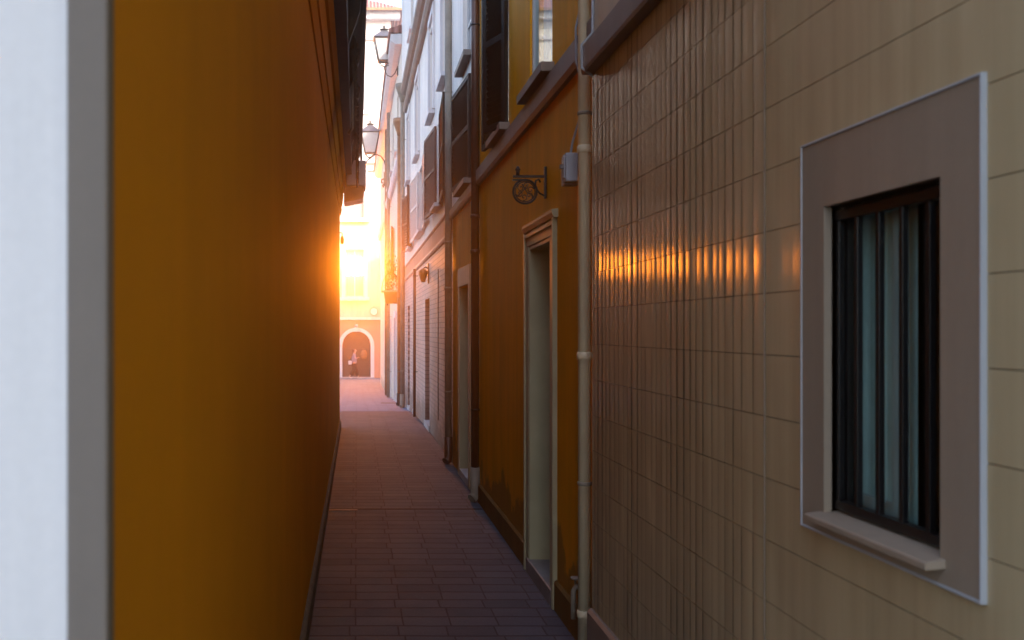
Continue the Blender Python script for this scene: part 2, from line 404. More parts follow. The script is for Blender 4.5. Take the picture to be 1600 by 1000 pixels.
MB().prism_y([(-.20, H(2.27)), (.125, H(2.27)), (.10, H(2.08)), (-.20, H(2.02))], 16.25, 16.85).build('drip_tray', 'copper', t)
br = MB(); br.box(-.20, .02, 16.3, 16.34, H(2.70), H(2.73)); br.tube([(-.02, 16.3, H(2.98)), (-.02, 16.3, H(2.68))], .012); br.tube([(.08, 16.3, H(2.98)), (.08, 16.3, H(2.68))], .012)
br.build('hanger', 'iron', t)
t = thing('flood_lamp', (XL+.1, 17.5, H(1.5)), 'small lamp on a stub bracket at the far corner of the left ochre wall', 'lamp')
MB().tube([(XL, 17.5, H(1.66)), (XL+.045, 17.5, H(1.65)), (XL+.045, 17.5, H(1.60))], .010).build('bracket', 'iron', t)
MB().lathe((XL+.045, 17.5, H(1.46)), [(.015, 0), (.030, .02), (.034, .08), (.022, .12), (.010, .15)]).build('lamp_shade', 'copper', t)

# ------------------------------------------------------------------ generic window on the right walls
def window(parent, y0, y1, z0, z1, X=XR, ext=.3, rec=.09, frame='frame_white', pane='pane', sill='band', curtain=None, mull=True, bars=1, sd=.06, name='window', w=.045, dp=.04):
    fx = X+rec; f = MB()
    f.box(fx, fx+dp, y0, y0+w, z0, z1); f.box(fx, fx+dp, y1-w, y1, z0, z1)
    f.box(fx, fx+dp, y0+w, y1-w, z0, z0+w); f.box(fx, fx+dp, y0+w, y1-w, z1-w, z1)
    ym = (y0+y1)/2
    if mull: f.box(fx+.002, fx+.038, ym-.025, ym+.025, z0+w, z1-w)
    for k in range(bars):
        zz = z0+(z1-z0)*(k+1)/(bars+1)
        f.box(fx+.004, fx+.036, y0+w, ym-.025 if mull else y1-w, zz-.014, zz+.014)
        if mull: f.box(fx+.004, fx+.036, ym+.025, y1-w, zz-.014, zz+.014)
    fr = f.build(name, frame, parent)
    p = B(fx+dp*.4, fx+dp*.5, y0+w, y1-w, z0+w, z1-w).build('pane', pane, fr)
    if curtain:
        c = MB(); n = 60; zt, zb = z1-w, z0+.02
        def cx(t): return fx+.10+.018*math.sin(t*43)+.009*math.sin(t*91+1)
        for k in range(n):
            a, b2 = k/n, (k+1)/n; ya, yb = y0+.02+(y1-y0-.04)*a, y0+.02+(y1-y0-.04)*b2
            c.face([(cx(a), ya, zb), (cx(b2), yb, zb), (cx(b2), yb, zt), (cx(a), ya, zt)], True)
        c.build('curtain', curtain, parent)
    if pane == 'glass':
        r = MB(); r.box(fx+.6, fx+.62, y0-.3, y1+ext, z0-.3, z1+.3); r.box(fx+.025, fx+.6, y0-.3, y0-.28, z0-.3, z1+.3)
        r.box(fx+.06, fx+.6, y1+ext-.02, y1+ext, z0-.3, z1+.3); r.box(fx+.06, fx+.6, y0-.28, y1+ext-.02, z0-.32, z0-.3); r.box(fx+.06, fx+.6, y0-.28, y1+ext-.02, z1+.3, z1+.32)
        r.build('room', 'room', parent)
    if sill:
        B(X-sd, X+rec-.002, y0-.07, y1+.07, z0-.055, z0+.004).build('sill', sill, parent, bevel=.004)
    return fr
def shutter(parent, hinge, yend, z0, z1, X=XR, out=.05, mat='shutter_red', thick=.035, label=None):
    # a louvred leaf from (X-.03, hinge) to (X-out, yend)
    a = Vector((X-.025, hinge, 0)); b = Vector((X-out, yend, 0)); d = (b-a); L = d.length; d.normalize(); n = Vector((0, 0, 1)).cross(d)
    s_ = MB(); c = (a+b)/2; zm = (z0+z1)/2; hz = (z1-z0)/2; rw = .05
    s_.obox(a+d*rw/2+Vector((0, 0, zm)), d*rw/2, n*thick/2, (0, 0, hz))
    s_.obox(b-d*rw/2+Vector((0, 0, zm)), d*rw/2, n*thick/2, (0, 0, hz))
    for zz in (z0+rw/2, zm, z1-rw/2): s_.obox(c+Vector((0, 0, zz)), d*(L/2-rw), n*thick/2*.96, (0, 0, rw/2))
    k = z0+rw+.03
    while k < z1-rw-.02:
        if abs(k-zm) > .04:
            s_.obox(c+Vector((0, 0, k)), d*(L/2-rw), (n*.5+Vector((0, 0, .87)))*.024, (n*-.87+Vector((0, 0, .5)))*.0035)
        k += (.046 if mat == 'shutter_dark' else .062)
    o = s_.build('shutter', mat, parent)
    if label: o['label'] = label
    return o
def body(mb, y0, y1, z0, z1, X=XR, depth=8):       # back, ends and top of a right hand building
    mb.face([(X, y0, z0), (X+depth, y0, z0), (X+depth, y0, z1), (X, y0, z1)])
    mb.face([(X, y1, z0), (X+depth, y1, z0), (X+depth, y1, z1), (X, y1, z1)])
    mb.face([(X+depth, y0, z0), (X+depth, y1, z0), (X+depth, y1, z1), (X+depth, y0, z1)])
    mb.face([(X, y0, z1), (X+depth, y0, z1), (X+depth, y1, z1), (X, y1, z1)])

# ------------------------------------------------------------------ beige tiled building, near right
b2 = thing('tiled_building', (5, -1, 0), 'beige building faced with vertical glazed tiles, with one barred window close to the camera', 'building')
TY0, TY1 = -8.0, 4.997
wy0, wy1, wz0, wz1 = 2.002, 2.500, H(-.448), H(.300)
up = MB(); wall_mesh(up, TY0, TY1, H(1.343), 10.8, [], lambda u, v, w: (XB+w, u, v)); body(up, TY0, TY1, -.3, 10.8, X=XB); up.build('upper_wall', 'beige_flat', b2)
bk = MB(); wall_mesh(bk, TY0, TY1, -.3, H(1.258), [(wy0, wy1, wz0, wz1, .02)], lambda u, v, w: (XB+.010+w, u, v)); bk.build('grout', 'grout', b2)
# glazed tiles: each one a shallow convex strip, so that the emissive pane shows as a streak in each
tl = MB(); tones = []
hole = (wy0-.02, wy1+.02, wz0-.02, wz1+.02)
rows = []
zz = H(-.0707-.1725*8)+.0
zlines = [H(-.0707)+.1725*k for k in range(-8, 8)]
zlines = [z for z in zlines if z > .36]; zlines = [.343]+zlines+[H(1.240)]
random.seed(11)
cols = []
y = 2.884
while y < TY1-.01:
    p = random.choice((.058, .070, .078, .087)); y2 = min(y+p, TY1)
    if TY1-y2 < .03: y2 = TY1
    cols.append((y, y2, random.uniform(.0028, .0062)*(1 if random.random() > .18 else .55)*(p/.085)*.24)); y = y2
cols2 = []
for ya, yb, st in ((wy1+.02, 2.879, .080), (-.2, wy0-.02, .11), (-8, -.2, .5)):
    n = max(1, round((yb-ya)/st))
    for k in range(n): cols2.append((ya+(yb-ya)*k/n, ya+(yb-ya)*(k+1)/n, random.uniform(.0003, .0007)*(.6 if st < .09 else 1)))
n = 4
for k in range(n): cols2.append((wy0-.02+(wy1-wy0+.04)*k/n, wy0-.02+(wy1-wy0+.04)*(k+1)/n, .0008))
CT = {}
for j in range(len(zlines)-1):
    za, zb = zlines[j]+.0011, zlines[j+1]-.0011
    for (ya, yb, A) in cols+cols2:
        ct = CT.setdefault(ya, random.uniform(-.015, -.003) if ya > 2.88 else 0.0)
        segs = [(za, zb)]
        if ya >= wy0-.021 and yb <= wy1+.021:
            segs = []
            if za < hole[2]: segs.append((za, min(zb, hole[2])))
            if zb > hole[3]: segs.append((max(za, hole[3]), zb))
        a = A*random.uniform(.86, 1.14); tilt = random.uniform(-.006, .006)*(yb-ya)*(ya > 2.88)+ct*(yb-ya)
        tone = CT.setdefault(('t', ya), random.uniform(.95, 1.05))*random.uniform(.98, 1.02) if ya > 2.88 else random.uniform(.975, 1.015)
        far = ya > 2.88; ns = 10 if far else 4
        for (z0, z1) in segs:
            if z1-z0 < .004: continue
            e = .0002 if far else 0
            pts = []
            for k in range(ns+1):
                t_ = k/ns; off = a*(1-(2*t_-1)**2)+tilt*(t_-.5)*2
                pts.append((XB-off, ya+e+(yb-ya-2*e)*t_))
            i = len(tl.v)
            for (x, yy) in pts: tl.v += [(x, yy, z0), (x, yy, z1)]
            for k in range(ns):
                tl.f.append((i+2*k, i+2*k+1, i+2*k+3, i+2*k+2)); tl.sm.append(True); tones.append(tone)
            i = len(tl.v)
            for (x, yy) in pts: tl.v += [(x, yy, z0), (x+.008, yy, z0), (x, yy, z1), (x+.008, yy, z1)]
            for k in range(ns):
                q = i+4*k
                tl.f.append((q, q+4, q+5, q+1)); tl.sm.append(False); tones.append(tone*.9)
                tl.f.append((q+2, q+3, q+7, q+6)); tl.sm.append(False); tones.append(tone*.9)
to = tl.build('wall_tiles', 'tiles', b2)
ca = to.data.color_attributes.new('tone', 'FLOAT_COLOR', 'CORNER')
for p, t_ in zip(to.data.polygons, tones):
    for li in p.loop_indices: ca.data[li].color = (t_, t_, t_, 1)
B(XB-.0035, XB-.001, 2.8795, 2.8835, .343, H(1.240)).build('joint_bead', 'taupe', b2)
MB().prism_y([(XB+.02, H(1.242)), (XB-.05, H(1.242)), (XB-.055, H(1.258)), (XB-.055, H(1.371)), (XB-.02, H(1.395)), (XB+.02, H(1.395))], TY0, TY1-.003).build('string_course', 'band', b2)
MB().prism_y([(XB+.02, -.1), (XB-.025, -.1), (XB-.025, .326), (XB-.012, .341), (XB+.02, .341)], TY0, TY1-.003).build('skirting', 'band', b2)
# window surround
sy0, sy1, sz0, sz1 = 1.863, 2.625, H(-.502), H(.470)
sr = MB(); X0 = XB-.009
def ring_wall(mb, a, b, c, d, hole, x0, x1):
    fm = lambda u, v, w: (x0+w, u, v)
    wall_mesh(mb, a, b, c, d, [(*hole, x1-x0)], fm)
    for p, q in (((a, c), (a, d)), ((a, d), (b, d)), ((b, d), (b, c)), ((b, c), (a, c))):
        mb.face([fm(*p, 0), fm(*q, 0), fm(*q, .02), fm(*p, .02)])
ring_wall(sr, sy0+.009, sy1-.004, sz0+.006, sz1-.006, (wy0, wy1, wz0, wz1), X0, XB+.045)
sr.build('window_surround', 'taupe', b2)
bd = MB()
bd.box(X0-.003, XB+.004, sy0+.004, sy0+.0085, sz0, sz1); bd.box(X0-.003, XB+.004, sy1-.0035, sy1+.001, sz0, sz1)
bd.box(X0-.003, XB+.004, sy0+.0085, sy1-.0035, sz1-.0055, sz1); bd.box(X0-.003, XB+.004, sy0+.0085, sy1-.0035, sz0, sz0+.0055)
bd.build('edge_bead', 'white_bead', b2, bevel=.001)
gr = MB(); gx = XB+.016
gr.box(gx, gx+.022, wy0+.002, wy1-.002, wz0+.012, wz0+.034); gr.box(gx, gx+.022, wy0+.002, wy1-.002, wz1-.036, wz1-.012)
gr.box(gx+.002, gx+.018, wy1-.020, wy1-.004, wz0+.034, wz1-.036)
gr.box(gx+.002, gx+.018, wy0+.006, wy0+.028, wz0+.034, wz1-.036)
for yb in (2.399, 2.300, 2.201, 2.097): gr.box(gx+.003, gx+.017, yb-.008, yb+.008, wz0+.034, wz1-.036)
gr.build('window_bars', 'black', b2, bevel=.0015)
w = window(b2, wy0, wy1, wz0+.01, wz1-.002, X=XB, rec=.040, w=.017, dp=.018, frame='frame_dark', pane='glass', sill=None, mull=False, bars=0, ext=.9)
ic = MB()
# half drawn white inner leaf and curtain behind the far half of the pane
ic.box(XB+.072, XB+.092, 2.30, 2.335, wz0-.05, wz1+.03); ic.box(XB+.072, XB+.086, 2.66, 2.69, wz0-.05, wz1+.03)
ic.box(XB+.073, XB+.085, 2.336, 2.659, wz0+.0, wz0+.05); ic.box(XB+.25, XB+.28, 2.12, 2.314, wz0+.02, wz0+.08)
ic.build('inner_frame', 'frame_white', b2)
c = MB(); n = 60
def ccx(t): return XB+.112+.010*math.sin(t*44)+.005*math.sin(t*87+1)
for k in range(n):
    a, d = k/n, (k+1)/n
    c.face([(ccx(a), 2.31+.60*a, wz0-.12), (ccx(d), 2.31+.60*d, wz0-.12), (ccx(d), 2.31+.60*d, wz1+.12), (ccx(a), 2.31+.60*a, wz1+.12)], True)
c.build('curtain', 'curtain', b2)
MB().prism_y([(XB+.04, wz0-.012), (XB-.048, wz0-.020), (XB-.048, wz0-.006), (XB-.045, wz0-.003), (XB+.04, wz0+.008)], wy0-.018, wy1+.022).build('sill', 'taupe', b2, bevel=.002)

# ------------------------------------------------------------------ ochre building with the door
b3 = thing('ochre_house', (5, 7.7, 0), 'ochre house on the right with a framed cream doorway and two upper windows', 'building')
Y0, Y1 = 5.303, 10.15
dr = (6.36, 7.14, .10, H(.575))
w1 = (6.38, 7.20, H(1.65), H(3.1)); w2 = (8.22, 8.95, H(1.65), H(3.1))
wl = MB(); wall_mesh(wl, Y0-.3, Y1, -.3, 10.8, [(dr[0], dr[1], dr[2], dr[3], .34), (*w1, .10), (*w2, .10)], side); body(wl, Y0, Y1, -.3, 10.8)
wl.build('wall', 'ochre', b3)
MB().prism_y([(XR+.02, H(1.42)), (XR-.03, H(1.42)), (XR-.045, H(1.45)), (XR-.045, H(1.565)), (XR-.02, H(1.585)), (XR+.02, H(1.585))], Y0-.2, Y1-.003).build('string_course', 'band', b3)
for a, b_2 in ((Y0-.2, 6.22), (7.28, Y1-.01)):
    MB().prism_y([(XR+.02, -.1), (XR-.022, -.1), (XR-.022, .165), (XR-.008, .178), (XR+.02, .178)], a, b_2).build('skirting', 'ochre_dark', b3)
# door surround: stepped jambs, header with cornice
df = MB()
for ya, yb in ((6.225, 6.355), (7.145, 7.275)):
    df.box(XR-.020, XR+.005, ya, yb, 0, dr[3]+.005)
df.box(XR-.020, XR+.005, 6.225, 7.275, dr[3]+.006, H(.68))
df.box(XR-.032, XR-.0205, 6.21, 6.25, 0, H(.68)); df.box(XR-.032, XR-.0205, 7.25, 7.29, 0, H(.68))
df.box(XR-.030, XR-.0205, 6.251, 7.249, H(.640), H(.665))
MB_ = df.build('door_frame', 'cream', b3, bevel=.003)
MB().prism_y([(XR+.01, H(.682)), (XR-.028, H(.682)), (XR-.040, H(.712)), (XR-.040, H(.730)), (XR+.01, H(.735))], 6.19, 7.31).build('door_cornice', 'cream', b3)
rvl = MB()
rvl.box(XR-.016, XR+.30, 7.118, 7.139, .102, dr[3]-.001); rvl.box(XR-.016, XR+.30, 6.361, 6.382, .102, dr[3]-.001); rvl.box(XR-.016, XR+.30, 6.383, 7.117, dr[3]-.022, dr[3]-.001)
rvl.build('door_lining', 'cream', b3)
d_ = MB(); d_.box(XR+.28, XR+.335, 6.383, 7.117, .12, dr[3]-.023)
for a, c_ in ((.25, .95), (1.05, 2.1)):
    for ya, yb in ((6.45, 6.72), (6.78, 7.05)): d_.box(XR+.268, XR+.2795, ya, yb, a, c_)
dd = d_.build('door', 'door_dark', b3, bevel=.004)
MB().lathe((XR+.235, 6.48, 1.03), [(.01, 0), (.026, .012), (.026, .03), (.01, .045)]).build('handle', 'iron', dd)
B(XR-.03, XR+.335, 6.29, 7.21, -.05, .101).build('step', 'stone_step', b3, bevel=.006)
window(b3, *w1, rec=.015, frame='frame_white', pane='glass', curtain='curtain_blue', mull=False, bars=0, sd=.085)
window(b3, *w2, rec=.015, frame='frame_white', pane='glass', curtain='curtain_blue', mull=False, bars=0, sd=.085)
shutter(b3, 8.17, 8.53, H(1.63), H(3.08), out=.150, mat='shutter_dark')
shutter(b3, 9.00, 9.38, H(1.63), H(3.08), out=.06, mat='shutter_dark')

# ------------------------------------------------------------------ narrow house, lilac upper storey
b4 = thing('narrow_house', (5, 11.6, 0), 'narrow house with ochre ground floor, pale upper storey and one dark shutter', 'building')
Y0, Y1 = 10.153, 12.95
d2 = (10.99, 11.95, .08, H(.49)); wa = (10.85, 11.9, H(1.60), H(2.66)); wb = (10.85, 11.7, H(2.95), H(4.4))
wl = MB(); wall_mesh(wl, Y0, Y1, -.3, H(1.40), [(*d2, .28)], side); wl.build('ground_floor_wall', 'ochre', b4)
wl = MB(); wall_mesh(wl, Y0, Y1, H(1.403), 11.2, [(*wa, .1), (*wb, .1)], lambda u, v, w: (XR-.006+w, u, v)); body(wl, Y0, Y1, -.3, 11.2); wl.build('upper_wall', 'offwhite', b4)
MB().prism_y([(XR+.02, H(1.39)), (XR-.03, H(1.39)), (XR-.05, H(1.42)), (XR-.05, H(1.50)), (XR-.02, H(1.52)), (XR+.02, H(1.52))], Y0+.08, Y1-.06).build('string_course', 'band', b4)
f = MB(); f.box(XR-.025, XR+.004, 10.87, 10.985, 0, d2[3]+.003); f.box(XR-.025, XR+.004, 11.955, 12.07, 0, d2[3]+.003); f.box(XR-.027, XR+.004, 10.87, 12.07, d2[3]+.004, H(.70))
f.build('door_frame', M['beige_flat'], b4, bevel=.004)
f = MB(); f.box(XR-.014, XR+.25, 11.925, 11.949, .082, d2[3]-.001); f.box(XR-.014, XR+.25, 10.991, 11.01, .082, d2[3]-.001); f.build('door_lining', 'cream', b4)
dd = B(XR+.23, XR+.275, 11.011, 11.924, .09, d2[3]-.002).build('door', 'door_dark', b4)
MB().lathe((XR+.19, 11.1, 1.0), [(.01, 0), (.026, .012), (.026, .03), (.01, .045)]).build('handle', 'iron', dd)
B(XR-.02, XR+.27, 10.93, 12.01, -.05, .081).build('step', 'marble', b4)
window(b4, *wa, X=XR-.006, rec=.06, sd=.09, mull=True)
window(b4, *wb, X=XR-.006, rec=.05, sd=.09, mull=True, bars=2)
shutter(b4, 10.78, 11.95, H(1.60), H(2.70), out=.10, mat='shutter_dark')

# ------------------------------------------------------------------ long white house with pink brick base
b5 = thing('brick_base_house', (5, 19, 0), 'long white house with pink painted brick base, louvred shutters and double cornice', 'building')
Y0, Y1 = 12.953, 27.6
doors = [(17.10, 18.20, 1.35), (21.0, 21.9, 1.35), (23.4, 24.3, 1.35)]
hs = []
for a, b_2, hh in doors: hs.append((a, b_2, ground_z(b_2)+.10, H(.53) if a < 20 else H(.56), .22))
wl = MB(); wall_mesh(wl, Y0, Y1, -1.0, H(1.22), hs, side); wl.build('brick_base', 'brick', b5)
FW = [(14.72, 15.45), (18.45, 19.95), (22.4, 23.1)]
holes = [(a, b_2, H(1.82), H(3.08), .12) for a, b_2 in FW]
SW = [(13.75, 14.55), (16.1, 17.0), (19.9, 20.9), (23.3, 24.3)]
holes += [(a, b_2, H(3.45), H(4.9), .12) for a, b_2 in SW]
TW = [(17.5, 18.4), (22.0, 23.0)]
holes += [(a, b_2, H(6.5), H(8.0), .12) for a, b_2 in TW]
wl = MB(); wall_mesh(wl, Y0, Y1, H(1.225), H(9.1), holes, lambda u, v, w: (XR+.004+w, u, v)); body(wl, Y0, Y1, -1.0, H(9.1), X=XR+.004, depth=12); wl.build('upper_wall', 'offwhite', b5)
def course(parent, a, b_, h0, h1, out, mat): MB().prism_y([(XR+.02, H(h0)), (XR-out*.6, H(h0)), (XR-out, H(h0)+(h1-h0)*.35), (XR-out, H(h1)-.01), (XR+.02, H(h1))], a, b_).build('string_course', mat, parent)
course(b5, Y0+.12, Y1-.003, 1.20, 1.27, .04, 'brick'); course(b5, Y0+.12, Y1-.003, 1.52, 1.57, .03, 'pink')
B(XR-.012, XR+.01, Y0+.12, Y1-.003, H(1.272), H(1.518)).build('frieze', 'pink', b5)
course(b5, Y0+.12, 24.6, 5.20, 5.34, .10, 'band'); course(b5, Y0+.12, 24.6, 5.62, 5.80, .16, 'band')
MB().prism_y([(XR+.2, H(9.1)), (XR-.30, H(9.12)), (XR-.30, H(9.22)), (XR+6, H(11)), (XR+12, H(9.12))], Y0, Y1).build('roof', 'roof', b5)
for a, b_2 in FW: window(b5, a, b_2, H(1.82), H(3.08), rec=.06, sd=.11, mull=True, sill='stone_white')
for a, b_2 in SW:
    window(b5, a, b_2, H(3.45), H(4.9), rec=.05, sd=.09, bars=2, sill='stone_white')
    fr = MB()
    for ya, yb in ((a-.14, a-.01), (b_2+.01, b_2+.14)): fr.box(XR-.03, XR+.005, ya, yb, H(3.46), H(5.0))
    fr.box(XR-.032, XR+.005, a-.14, b_2+.14, H(5.001), H(5.12)); fr.build('window_surround', 'stone_white', b5)
for a, b_2 in TW: window(b5, a, b_2, H(6.5), H(8.0), rec=.05, sd=.09, bars=1, sill='stone_white')
for hy, ye, o_, mt in ((14.68, 13.25, .09, 'shutter_dark'), (15.50, 16.75, .10, 'shutter_red'), (18.40, 17.15, .08, 'frame_white'), (20.0, 21.4, .09, 'frame_white'), (22.35, 21.75, .13, 'shutter_red'), (23.15, 24.2, .13, 'shutter_red')):
    shutter(b5, hy, ye, H(1.80), H(3.08), out=o_, mat=mt)
for a, b_2, _ in doors:
    z0 = ground_z(b_2)+.10; zt = H(.53) if a < 20 else H(.56)
    d_ = MB(); d_.box(XR+.16, XR+.21, a, b_2, z0, zt)
    for q in range(3): d_.box(XR+.145, XR+.159, a+.12, b_2-.12, z0+.15+q*.68, z0+.7+q*.68)
    dd = d_.build('door', 'door_dark', b5)
    MB().lathe((XR+.12, a+.08, z0+.95), [(.01, 0), (.026, .012), (.026, .03), (.01, .045)]).build('handle', 'iron', dd)
    B(XR-.02, XR+.16, a-.06, b_2+.06, z0-.3, z0+.001).build('step', 'marble', b5)
B(XR-.012, XR-.001, 15.22, 15.26, .35, H(.9)).build('conduit', 'gutter_brown', b5)

# ------------------------------------------------------------------ far pale yellow house
b6 = thing('pale_yellow_house', (7, 38, -.8), 'pale yellow house farthest along the right of the alley, next to the piazza', 'building')
Y0, Y1 = 27.603, 52.0
hs = []; hd = []
for a, b_2 in ((31.2, 32.3), (36.2, 37.4), (42.0, 43.0)): hd.append((a, b_2))
hs = [(a, b_2, ground_z(b_2)+.12, ground_z(b_2)+2.6, .2) for a, b_2 in hd]
ww = [(a, a+1.1, H(h), H(h+1.7)) for a in (29.6, 33.4, 37.2, 41.0) for h in (1.6, 5.2)]
ww = [q for q in ww if not (q[0] < 30 and q[2] < H(2))]
wl = MB(); wall_mesh(wl, Y0, Y1, -1.8, H(8.0), hs+[(*q, .12) for q in ww], side); body(wl, Y0, Y1, -1.8, H(8.0), depth=12); wl.build('wall', 'yellow_white', b6)
for q in ww:
    window(b6, *q, rec=.06, sd=.12, bars=1, sill='stone_white')
    if q[2] < H(2): shutter(b6, q[0]-.05, q[0]-.75, q[2], q[3], out=.1, mat='shutter_red')
for a, b_2 in hd:
    z0 = ground_z(b_2)+.12
    dd = B(XR+.14, XR+.19, a, b_2, z0, z0+2.48).build('door', 'door_dark', b6)
    MB().lathe((XR+.10, a+.08, z0+.95), [(.01, 0), (.03, .012), (.03, .03), (.01, .045)]).build('handle', 'iron', dd)
    f = MB(); f.box(XR-.04, XR+.004, a-.2, a-.003, z0-.12, z0+2.5); f.box(XR-.04, XR+.004, b_2+.003, b_2+.2, z0-.12, z0+2.5); f.box(XR-.045, XR+.004, a-.2, b_2+.2, z0+2.501, z0+2.7)
    f.build('door_frame', 'stone_white', b6)
course(b6, Y0, Y1-.003, 4.5, 4.75, .14, 'stone_white'); course(b6, Y0, Y1, 7.7, 7.98, .3, 'stone_white')
MB().prism_y([(XR+.2, H(8.0)), (XR-.35, H(8.02)), (XR-.35, H(8.12)), (XR+6, H(10)), (XR+12, H(8.02))], Y0, Y1).build('roof', 'roof', b6)

# ------------------------------------------------------------------ building closing the view
GB = -1.05; YE = 58.0
b7 = thing('piazza_building', (-3, 62, GB), 'tall pink and white building closing the alley, with arched brown doorway', 'building')
EX0, EX1 = -14.0, 1.95
fe = lambda u, v, w: (u, YE+w, v)
AX, AW, ASP = 0.0, .80, H(-.90); AT = ASP+AW
dcz = GB+.06
cols7 = [(-.65, .45), (-4.0, -2.9), (-7.4, -6.3), (-10.8, -9.7)]
lev = [(1.85, 4.55), (6.30, 8.75), (12.4, 14.7)]
h7 = [(a, b_2, H(l0), H(l1), .25) for a, b_2 in cols7 for l0, l1 in lev]
lw = MB(); wall_mesh(lw, EX0, EX1, GB-.3, H(.55), [(AX-AW, AX+AW, GB-.2, AT, .0)], fe)
n = 20
for k in range(n):
    a0, a1 = PI*k/n, PI*(k+1)/n
    p0, p1 = (AX+AW*math.cos(a0), ASP+AW*math.sin(a0)), (AX+AW*math.cos(a1), ASP+AW*math.sin(a1))
    lw.face([fe(p0[0], p0[1], 0), fe(p1[0], p1[1], 0), fe(p1[0], AT, 0), fe(p0[0], AT, 0)])
    lw.face([fe(p0[0], p0[1], 0), fe(p1[0], p1[1], 0), fe(p1[0], p1[1], .35), fe(p0[0], p0[1], .35)])
for sx_ in (-1, 1): lw.face([fe(AX+sx_*AW, GB-.2, 0), fe(AX+sx_*AW, ASP, 0), fe(AX+sx_*AW, ASP, .35), fe(AX+sx_*AW, GB-.2, .35)])
lw.build('ground_floor_wall', 'pink', b7)
uw = MB(); wall_mesh(uw, EX0, EX1, H(.551), H(9.2), [h for h in h7 if h[2] < H(9)], lambda u, v, w: (u, YE-.01+w, v)); uw.build('middle_wall', plaster('pale pink plaster', (.68, .50, .44), .7, .3, .06), b7)
uw = MB(); wall_mesh(uw, EX0, EX1, H(9.2), H(18.0), [h for h in h7 if h[2] > H(9)], fe)
for x in (EX0, EX1): uw.face([(x, YE, GB-.3), (x, YE+10, GB-.3), (x, YE+10, H(18)), (x, YE, H(18))])
uw.face([(EX0, YE+10, GB), (EX1, YE+10, GB), (EX1, YE+10, H(18)), (EX0, YE+10, H(18))]); uw.face([(EX0, YE, H(18)), (EX1, YE, H(18)), (EX1, YE+10, H(18)), (EX0, YE+10, H(18))])
uw.build('upper_wall', 'offwhite', b7)
def band_x(z0, z1, out, mat, name='string_course'): B(EX0-.05, EX1+out, YE-out, YE-.012, z0, z1).build(name, mat, b7)
band_x(H(.55), H(.70), .16, 'stone_white'); band_x(H(9.0), H(9.15), .12, 'stone_white'); band_x(H(9.4), H(9.75), .25, 'stone_white'); band_x(H(16.4), H(16.6), .14, 'stone_white'); band_x(H(17.5), H(17.95), .5, 'stone_white', 'cornice')
# hipped roof
rf = MB(); e0, e1, yb0, yb1, zr = EX0-.7, EX1+.7, YE-.7, YE+10.7, H(17.98)
R0, R1, ym_ = (EX0+5, YE+5, zr+3.2), (EX1-5, YE+5, zr+3.2), 0
c00, c10, c11, c01 = (e0, yb0, zr), (e1, yb0, zr), (e1, yb1, zr), (e0, yb1, zr)
rf.face([c00, c10, R1, R0]); rf.face([c10, c11, R1]); rf.face([c11, c01, R0, R1]); rf.face([c01, c00, R0]); rf.face([c00, c01, c11, c10])
rf.build('roof', 'roof', b7)
B(e0, e1, yb0-.10, yb0-.004, zr-.12, zr+.02).build('gutter', 'copper', b7)
# arch trim and door
at = MB()
for k in range(n):
    a0, a1 = PI*k/n, PI*(k+1)/n; r0, r1 = AW+.004, AW+.21
    P = [(AX+r*math.cos(a), ASP+r*math.sin(a)) for r, a in ((r0, a0), (r1, a0), (r1, a1), (r0, a1))]
    at.face([fe(*p, -.06) for p in P]); at.face([fe(*P[1], -.06), fe(*P[2], -.06), fe(*P[2], 0), fe(*P[1], 0)]); at.face([fe(*P[0], -.06), fe(*P[3], -.06), fe(*P[3], .02), fe(*P[0], .02)])
for sx_ in (-1, 1):
    x0, x1 = sorted((AX+sx_*(AW+.004), AX+sx_*(AW+.21))); at.box(x0, x1, YE-.06, YE-.001, GB-.1, ASP-.002)
at.box(AX-.10, AX+.10, YE-.10, YE-.061, AT-.02, AT+.26)
at.build('arch_surround', 'stone_white', b7)
dm = MB(); YD = YE+.30
for s0, s1 in ((-1, -.012), (.012, 1)):
    xs = [s0*AW+(s1-s0)*AW*k/12 for k in range(13)]
    for xa, xb in zip(xs, xs[1:]):
        za = ASP+math.sqrt(max(0, AW*AW-xa*xa)); zb = ASP+math.sqrt(max(0, AW*AW-xb*xb))
        dm.face([(xa, YD, dcz), (xb, YD, dcz), (xb, YD, zb), (xa, YD, za)])
dmo = dm.build('door', simple('worn brown doors', (.10, .045, .032), .5, 0, .5, .15, 4, .002, 20), b7)
pm = MB()
for xa, xb in ((-.70, -.10), (.10, .70)):
    for za, zb in ((.12, .85), (.98, 1.62)): pm.box(xa, xb, YD-.03, YD-.001, dcz+za, dcz+zb)
pm.build('door_panel', dmo.data.materials[0], dmo, bevel=.012)
B(-.012, .012, YD-.02, YD+.005, dcz, AT-.01).build('door_edge', 'door_dark', dmo)
kn = MB(); kn.lathe((.42, YD-.05, dcz+1.02), [(.05, 0), (.16, .08), (.19, .25), (.16, .42), (.07, .52)], 16)
kn.v = [(x, YD-.03+(y-(YD-.05))*.25, z) for x, y, z in kn.v]; kn.build('oval_relief', 'copper', dmo)
sl_ = MB(); sl_.box(.08, .42, YD-.045, YD-.031, dcz+.86, dcz+.89); sl_.box(.10, .40, YD-.05, YD-.031, dcz+.96, dcz+.99); sl_.build('letter_slot', 'gutter_brown', dmo)
B(-.98, .98, YE-.20, YE+.34, GB-.1, dcz).build('step', 'marble', b7)
